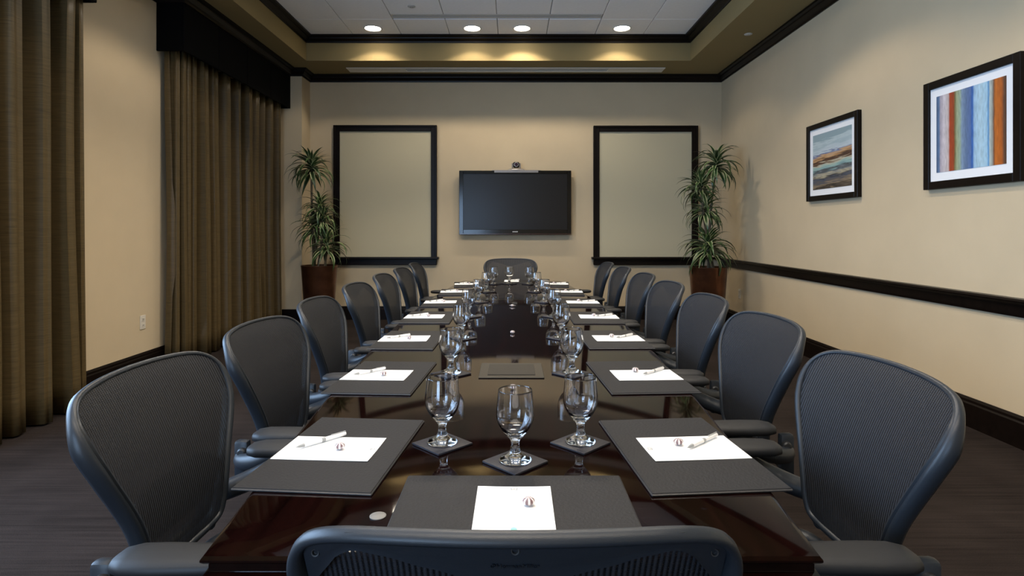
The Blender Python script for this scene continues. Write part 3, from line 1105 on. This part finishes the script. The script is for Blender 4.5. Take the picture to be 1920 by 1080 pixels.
put_chair(-0.01, 5.785 + 0.02, 0.0, PI, 'black mesh office chair at the far end of the table below the TV')

def lower_seat(chair, d):               # gas lift set a little lower: everything above the star base sinks
    for c in chair.children:
        if c.name.split('.')[0] not in ('base_leg', 'gas_column'):
            c.location.z -= d
lower_seat(chair0, 0.030)
for c_, d_ in zip(LEFT, (0.011, 0.016, 0.016, 0.008, 0.005, 0.006, 0.006)):
    lower_seat(c_, d_)
lower_seat(RIGHT[0], 0.008)

# ------------------------------------------------------------------ place settings
PW, PD = 0.430, 0.279
pad_me = MB().box(-PW / 2, PW / 2, 0, PD, 0, 0.0045, 0.0015).mesh('desk_pad', 'pad_edge')
pad_top = MB().box(-PW / 2 + 0.002, PW / 2 - 0.002, 0.002, PD - 0.002, 0.004, 0.0062, 0.0012).mesh('cover', 'pad_leather')
def paper_mesh():
    rings = []
    for i in range(9):
        yv = 0.216 * i / 8
        rings.append([(-0.0699 + 0.1398 * j / 6, yv, 0.0008 + 0.0012 * (i / 8) ** 2 * (2 * j / 6 - 1) ** 2) for j in range(7)])
    top = MB().loft(rings, False)
    for i in range(8, -1, -1):
        pass
    b = MB()
    b.loft(rings, False)
    r2 = [[(x, yv, z - 0.0008) for x, yv, z in r] for r in rings]
    b.loft(r2, False)
    per = [rings[0][j] for j in range(7)] + [rings[i][6] for i in range(1, 9)] + [rings[8][j] for j in range(5, -1, -1)] + [rings[i][0] for i in range(7, 0, -1)]
    per2 = [(x, yv, z - 0.0008) for x, yv, z in per]
    b.loft([per, per2], True)
    return b.mesh('note_paper', 'paper')
paper_me = paper_mesh()
mk = MB()
for a, b_, c, d in ((-0.006, 0.006, 0.200, 0.2012), (-0.006, 0.006, 0.2088, 0.210), (-0.006, -0.0048, 0.2012, 0.2088), (0.0048, 0.006, 0.2012, 0.2088), (-0.0025, 0.0025, 0.2035, 0.2045)):
    mk.box(a, b_, c, d, 0.0019, 0.0022)
mark_me = mk.mesh('printed_emblem', 'print_grey')
green_me = MB().lathe([(0.001, 0.0012), (0.0055, 0.0012), (0.0055, 0.0006)], 12, c=(0, 0.055, 0), cap0=True).mesh('printed_dot', 'print_green')

def goblet_mesh():
    outer = [(0.0, 0.0), (0.030, 0.0), (0.0350, 0.0012), (0.0352, 0.003), (0.031, 0.006), (0.020, 0.011), (0.0135, 0.017), (0.0100, 0.026), (0.0090, 0.036), (0.0098, 0.043), (0.0135, 0.049),
             (0.0215, 0.057), (0.0310, 0.069), (0.0375, 0.082), (0.0408, 0.095), (0.0412, 0.104), (0.0402, 0.116), (0.0385, 0.132), (0.0372, 0.148), (0.0368, 0.1525), (0.0362, 0.1535)]
    inner = [(0.0355, 0.1525), (0.0360, 0.146), (0.0372, 0.131), (0.0388, 0.115), (0.0396, 0.103), (0.0390, 0.095), (0.0355, 0.083), (0.0285, 0.071), (0.0190, 0.0625), (0.0085, 0.0585), (0.0, 0.0575)]
    o2 = [(p.x, p.z) for p in crom([(r, 0, z) for r, z in outer], 2)]
    i2 = [(p.x, p.z) for p in crom([(r, 0, z) for r, z in inner], 2)]
    prof = [(max(0.0003, r), z) for r, z in o2 + i2]
    return MB().lathe(prof, 40, cap0=True, cap1=True).mesh('goblet', 'goblet_glass', True, 75)
gob_me = goblet_mesh()
coa_me = MB().box(-0.0508, 0.0508, -0.0508, 0.0508, 0, 0.0052, 0.0018, 2).mesh('coaster', 'coaster', True)

def candy_parts():
    c = MB()
    prof = [(0.0005, 0.0)]
    for k in range(1, 9):
        th = -PI / 2 + PI * k / 8
        prof.append((max(0.0006, 0.0112 * math.cos(th) ** 0.8 if k < 8 else 0.0006), 0.0068 + 0.0066 * math.sin(th)))
    c.lathe(prof, 20, cap0=True, cap1=True)
    me = c.mesh('candy', 'candy', True, 80)
    ws = []
    w = MB()
    prof2 = [(r + 0.0008 if r > 0.002 else r, (z - 0.0068) * 1.1 + 0.0074) for r, z in prof]
    w.lathe(prof2, 20, cap0=True, cap1=True)
    for s in (-1, 1):
        rings = []
        for k in range(5):
            t = k / 4
            row = []
            for j in range(9):
                a = (j / 8 - 0.5) * 2
                row.append((s * (0.0112 + 0.010 * t), a * (0.0025 + 0.0085 * t), 0.0075 + 0.0026 * t * math.sin(a * 9)))
            rings.append(row)
        w.loft(rings, False)
    return me, w.mesh('wrapper', 'wrapper', True, 50)
candy_me, wrap_me = candy_parts()

def pen_parts():
    def rod(stn, nm, mat):
        return MB().loft([[(x, r * math.cos(2 * PI * j / 12), 0.0052 + r * math.sin(2 * PI * j / 12)) for j in range(12)] for x, r in stn], True, True, True).mesh(nm, mat, True, 50)
    a = rod([(-0.060, 0.0042), (-0.056, 0.0048), (0.040, 0.0048), (0.046, 0.0045)], 'pen', 'pen_white')
    b = rod([(0.046, 0.0045), (0.058, 0.0030), (0.064, 0.0009), (0.067, 0.0006)], 'tip', 'pen_grey')
    c = MB().box(-0.060, -0.022, -0.0012, 0.0012, 0.0105, 0.0118, 0.0004).box(-0.060, -0.057, -0.0012, 0.0012, 0.0095, 0.0112).mesh('clip', 'pen_grey')
    d = rod([(-0.006, 0.0049), (-0.005, 0.0053), (0.002, 0.0053), (0.003, 0.0049)], 'ring', 'pen_grey')
    return a, b, c, d
pen_me, tip_me, clip_me, ring_me = pen_parts()
rnd = random.Random(5)

def place_setting(ox, oy, rz, where, near=False, candy=(0.0, 0.14), pen=None, ptilt=0.0):
    """ox, oy: table edge point; local +y points to the table centre"""
    M = Matrix.Translation((ox, oy, TZ)) @ Matrix.Rotation(rz, 4, 'Z')
    def W(x, yv, z):
        return M @ Vector((x, yv, z))
    p = link('desk_pad', pad_me, None, W(0, 0.004, 0.0003), rz)
    link('cover', pad_top, p)
    tag(p, 'dark grey leather desk pad ' + where, 'desk pad', 'leather desk pads')
    sx, jr = rnd.uniform(-0.004, 0.004), math.radians(rnd.uniform(-1.2, 1.2))
    s = link('note_paper', paper_me, None, W(sx, 0.010, 0.0068), rz + jr)
    link('printed_emblem', mark_me, s)
    if near:
        link('printed_dot', green_me, s)
    tag(s, 'white note paper on the pad ' + where.replace(' from the camera', ''), 'paper', 'note papers on the desk pads')
    c = link('wrapped_candy', candy_me, None, W(candy[0], candy[1], 0.0095), rz + rnd.uniform(-0.6, 0.6))
    link('wrapper', wrap_me, c)
    tag(c, 'wrapped striped candy on the paper ' + where, 'candy', 'wrapped candies')
    if pen:
        (x0, y0), ang = pen
        q = link('pen', pen_me, None, W(x0, y0, 0.0087), rz + ang)
        link('tip', tip_me, q)
        link('clip', clip_me, q)
        link('grip_ring', ring_me, q)
        tag(q, 'white ballpoint pen on the paper ' + where, 'pen', 'white pens')

def goblet_set(x, yv, where, rot=PI / 4):
    c = link('coaster', coa_me, None, (x, yv, TZ + 0.0003), rot)
    tag(c, 'square dark leather coaster ' + where, 'coaster', 'leather coasters')
    g = link('goblet', gob_me, None, (x, yv, TZ + 0.0058), rnd.uniform(0, 6))
    tag(g, 'clear stemmed water goblet ' + where, 'goblet', 'water goblets')

GXO = [0.162, 0.211, 0.231, 0.246, 0.226, 0.200, 0.163]
for k in range(7):
    yv = PK[k]
    hwk = half_w(yv)
    sl = math.atan(-0.128 * 2 * (yv - TYC) / 2.44 ** 2)          # d(half_w)/dy
    jx = rnd.uniform(-0.006, 0.006)
    place_setting(-hwk - 0.004, yv + jx, -PI / 2 + -sl, 'at the %s seat from the camera, curtain side' % ORD[k], candy=(0.005 + rnd.uniform(-.01, .01), 0.142), pen=((-0.030, 0.085), math.radians(318 + rnd.uniform(-6, 6))))
    place_setting(hwk + 0.004, yv - jx, PI / 2 + sl, 'at the %s seat from the camera, picture wall side' % ORD[k], candy=(0.030 + rnd.uniform(-.01, .01), 0.142), pen=((0.028, 0.080), math.radians(127 + rnd.uniform(-6, 6))))
    goblet_set(-GXO[k], yv + 0.030, 'at the %s seat from the camera, curtain side' % ORD[k])
    goblet_set(GXO[k], yv + 0.034, 'at the %s seat from the camera, picture wall side' % ORD[k])
place_setting(0.005, TY0 + 0.001, 0, 'at the head seat nearest the camera', True, candy=(0.026, 0.148))
place_setting(0.0, TY1 - 0.001, PI, 'at the far head seat below the TV', candy=(0.02, 0.14), pen=((-0.03, 0.08), 0.7))
goblet_set(0.008, 1.268, 'in the middle, nearest the camera')
goblet_set(-0.02, 5.40, 'in the middle at the far end')
for i, (yy, w) in enumerate(((1.852, 'just behind the nearest goblet'), (2.84, 'between the third goblets'), (3.83, 'beyond the table seam'))):
    c = link('wrapped_candy', candy_me, None, (0.005, yy, TZ + 0.0012), 0.5 + i)
    link('wrapper', wrap_me, c)
    tag(c, 'wrapped striped candy lying on the bare tabletop ' + w, 'candy', 'wrapped candies')
d = MB().lathe([(0.0005, 0.0022), (0.0125, 0.0022), (0.0145, 0.0012), (0.0145, 0.0)], 24, cap0=True).obj('metal_disc', 'metal_disc', None, True)
d.location = (-0.235, 1.032, TZ + 0.0004)
tag(d, 'small pale round disc lying on the dark tabletop near the camera', 'disc')

# ------------------------------------------------------------------ TV and camera
TVW, TVH = 1.527, 0.873
tv = thing('television', 'black flat screen television mounted on the far wall', 'television', (place_xy(966, 8.0), YB, EYE - 0.073))
MB().box(-TVW / 2, TVW / 2, -0.10, -0.045, 0, TVH, 0.006, 2).obj('housing', 'bezel', tv)
MB().box(-0.35, 0.35, -0.045, -0.0005, 0.22, 0.62).obj('wall_mount', 'dark_plastic', tv)
bz = 0.055
MB().box(-TVW / 2, -TVW / 2 + bz, -0.108, -0.099, 0.0, TVH, 0.003).obj('bezel_side', 'bezel', tv)
MB().box(TVW / 2 - bz, TVW / 2, -0.108, -0.099, 0.0, TVH, 0.003).obj('bezel_side', 'bezel', tv)
MB().box(-TVW / 2 + bz, TVW / 2 - bz, -0.108, -0.099, TVH - 0.045, TVH, 0.003).obj('bezel_top', 'bezel', tv)
bbm = MB().box(-TVW / 2 + bz, TVW / 2 - bz, -0.108, -0.099, 0.0, 0.070, 0.003).obj('bezel_bottom', 'bezel', tv)
MB().box(-TVW / 2 + 0.004, TVW / 2 - 0.004, -0.110, -0.107, 0.004, 0.016, 0.001).obj('trim_strip', 'bezel_trim', bbm)
MB().box(-TVW / 2 + bz - 0.002, TVW / 2 - bz + 0.002, -0.103, -0.0995, 0.068, TVH - 0.043).obj('screen', 'screen', tv)
lg = MB()
for k in range(5):
    lg.box(-0.036 + 0.0150 * k, -0.036 + 0.0150 * k + 0.010, -0.1095, -0.1075, 0.034, 0.046)
lg.obj('logo', 'mark_white', bbm)

vc = thing('video_camera', 'small video conference camera sitting on top of the television', 'camera', (place_xy(968, 8.0), YB - 0.075, EYE - 0.073 + TVH + 0.0002))
MB().loft([[(a * math.cos(2 * PI * j / 24), b * math.sin(2 * PI * j / 24), z) for j in range(24)] for a, b, z in ((0.125, 0.045, 0.0), (0.122, 0.044, 0.012), (0.09, 0.036, 0.028), (0.05, 0.028, 0.034))], True, True, True).obj('base', 'silver_plastic', vc, True)
MB().box(-0.33, 0.33, -0.038, 0.03, -0.0265 + 0.0275, 0.006, 0.001).box(-0.30, 0.30, -0.040, -0.0365, -0.028, 0.004, 0.001).obj('silver_strip', 'silver_plastic', vc)  # thin pale strip along the top middle of the television
hd = MB().box(-0.042, 0.042, -0.045, 0.035, 0.042, 0.118, 0.018, 3).obj('head', 'bezel', vc, True)
for s in (-1, 1):
    MB().box(s * 0.052 - 0.009, s * 0.052 + 0.009, -0.02, 0.02, 0.03, 0.105, 0.005).obj('yoke_arm', 'silver_plastic', vc)
MB().loft([[(r * math.cos(2 * PI * j / 20), yv, 0.082 + r * math.sin(2 * PI * j / 20)) for j in range(20)] for r, yv in ((0.032, -0.044), (0.032, -0.054), (0.026, -0.055), (0.022, -0.050), (0.001, -0.048))], True).obj('lens_ring', 'silver_plastic', hd, True)
MB().loft([[(r * math.cos(2 * PI * j / 20), yv, 0.082 + r * math.sin(2 * PI * j / 20)) for j in range(20)] for r, yv in ((0.021, -0.051), (0.012, -0.056), (0.001, -0.057))], True).obj('lens', 'lens_glass', hd, True)

# ------------------------------------------------------------------ pictures on the right wall
def picture(label, y0, y1, z0, z1, art, fw, mw):
    """y0 near edge, y1 far edge; sheet's local X runs from the far edge to the near edge"""
    w, hh = y1 - y0, z1 - z0
    t = thing('framed_picture', label, 'picture', (XR, y1, z0), -PI / 2)     # local +x = world -y, local +y = world +x
    dep = 0.038
    def bar(a, b, c, d, nm):
        MB().box(a, b, -dep, -0.0005, c, d, 0.003).obj(nm, 'espresso', t)
    bar(0, fw, 0, hh, 'frame_stile')
    bar(w - fw, w, 0, hh, 'frame_stile')
    bar(fw, w - fw, 0, fw, 'frame_rail')
    bar(fw, w - fw, hh - fw, hh, 'frame_rail')
    MB().box(fw - 0.002, w - fw + 0.002, -0.022, -0.004, fw - 0.002, hh - fw + 0.002).obj('mat_board', 'mat_board', t)
    i = fw + mw
    s = MB().box(0, 1, -0.002, 0.0, 0, 1).obj('print', art, t)
    s.location = (i, -0.0222, i)
    s.scale = (w - 2 * i, 1, hh - 2 * i)
    return t
picture('framed abstract print with upright blue, orange and white stripes', 3.30, 4.08, EYE + 0.272, EYE + 1.005, 'art_stripes', 0.052, 0.058)
picture('framed abstract print of a horizontal brushstroke landscape with pale sky', 4.855, 5.70, EYE + 0.268, EYE + 0.992, 'art_strokes', 0.048, 0.056)

# ------------------------------------------------------------------ wall outlets
def outlet(loc, rz, label):
    t = thing('wall_outlet', label, 'outlet', loc, rz)
    MB().box(-0.037, 0.037, -0.006, -0.0005, -0.06, 0.06, 0.002).obj('cover_plate', 'outlet', t)
    for s in (-1, 1):
        r = MB().box(-0.017, 0.017, -0.0085, -0.0055, s * 0.026 - 0.015, s * 0.026 + 0.015, 0.001).obj('socket', 'outlet', t)
        for q in (-0.006, 0.006):
            MB().box(q - 0.0015, q + 0.0015, -0.0092, -0.0082, s * 0.026 - 0.006, s * 0.026 + 0.006).obj('slot', 'slot_dark', r)
outlet((XL, 5.055, 0.445), PI / 2, 'cream wall outlet between the two curtains')
outlet((XR, 7.45, 0.425), -PI / 2, 'cream wall outlet on the picture wall below the rail')

# ------------------------------------------------------------------ potted plants
def leaf_mesh(length, width, droop, nm):
    rings = []
    N = 7
    x, z, a = 0.0, 0.0, 0.0
    for k in range(N + 1):
        t = k / N
        w = width * (0.45 + 0.55 * math.sin(PI * min(1, t * 1.15 + 0.12))) * (1 - t ** 5) * 0.5 + 0.0005
        ca, sa = math.cos(a), math.sin(a)
        rings.append([(x - 0.25 * w * sa, -w, z + 0.28 * w * ca), (x, 0, z), (x - 0.25 * w * sa, w, z + 0.28 * w * ca)])
        a = -droop * ((k + 1) / N) ** 1.4
        x += length / N * math.cos(a)
        z += length / N * math.sin(a)
    return MB().loft(rings, False).mesh(nm, 'leaf', True, 80)
LEAVES = [leaf_mesh(0.34, 0.046, 1.5, 'leaf'), leaf_mesh(0.29, 0.042, 1.0, 'leaf'), leaf_mesh(0.36, 0.048, 2.0, 'leaf'), leaf_mesh(0.25, 0.040, 0.7, 'leaf')]
def plant(label, x, yv, crowns, seed):
    rn = random.Random(seed)
    t = thing('potted_plant', label, 'plant', (x, yv, 0), 0, 'potted corner plants')
    prof = [(0.165, 0.0), (0.168, 0.01), (0.222, 0.775), (0.226, 0.785), (0.226, 0.792), (0.216, 0.792), (0.212, 0.75)]
    pot = MB().lathe(prof, 40, cap0=True).obj('pot', 'pot', t, True)
    MB().lathe([(0.214, 0.752), (0.12, 0.762), (0.001, 0.768)], 24).obj('soil', 'soil', pot, True)
    for i, (cx, cy, cz, n, sc) in enumerate(crowns):
        bx, by = rn.uniform(-0.09, 0.09), rn.uniform(-0.09, 0.09)
        mid = ((bx + cx) / 2 + rn.uniform(-0.03, 0.03), (by + cy) / 2, (0.76 + cz) / 2)
        pts = crom([(bx, by, 0.755), mid, (cx, cy, cz)], 6)
        MB().tube(pts, 0.013, 8).obj('cane', 'cane', t, True, 70)
        cr = MB().tube([(0, 0, -0.10 * sc), (0, 0, -0.03), (0, 0, 0.05)], [0.014, 0.018, 0.006], 8).obj('leaf_crown', 'cane', t, True, 70)
        cr.location = (cx, cy, cz)
        for q in range(n):
            az = q * 2.39996 + rn.uniform(-0.25, 0.25)
            f = q / (n - 1)
            el = math.radians(78 - 88 * f ** 0.85 + rn.uniform(-9, 9))
            l = link('leaf', LEAVES[rn.choice((0, 0, 1, 2, 2, 3) if f > 0.3 else (1, 3, 0))], cr)
            l.rotation_euler = (rn.uniform(-0.3, 0.3), -el, az)
            l.location = (0, 0, 0.045 - 0.12 * f * sc)
            s = sc * rn.uniform(0.82, 1.15)
            l.scale = (s, s, s)
    return t
plant('tall potted plant with four leaf tufts in a dark pot beside the curtains', -2.43, 7.42,
      [(-0.10, 0.0, EYE + 0.80, 70, 1.15), (0.02, -0.04, EYE + 0.28, 52, 0.92), (-0.05, 0.02, EYE + 0.02, 56, 1.0), (0.10, -0.02, EYE - 0.20, 56, 1.05), (0.06, -0.06, EYE + 0.12, 48, 0.85)], 4)
plant('tall potted plant with four leaf tufts in a brown pot by the picture wall', 2.38, 7.10,
      [(0.10, 0.0, EYE + 0.80, 66, 1.1), (-0.10, -0.03, EYE + 0.52, 60, 0.98), (-0.03, 0.02, EYE + 0.25, 66, 1.0), (-0.01, -0.03, EYE - 0.20, 90, 1.15)], 9)
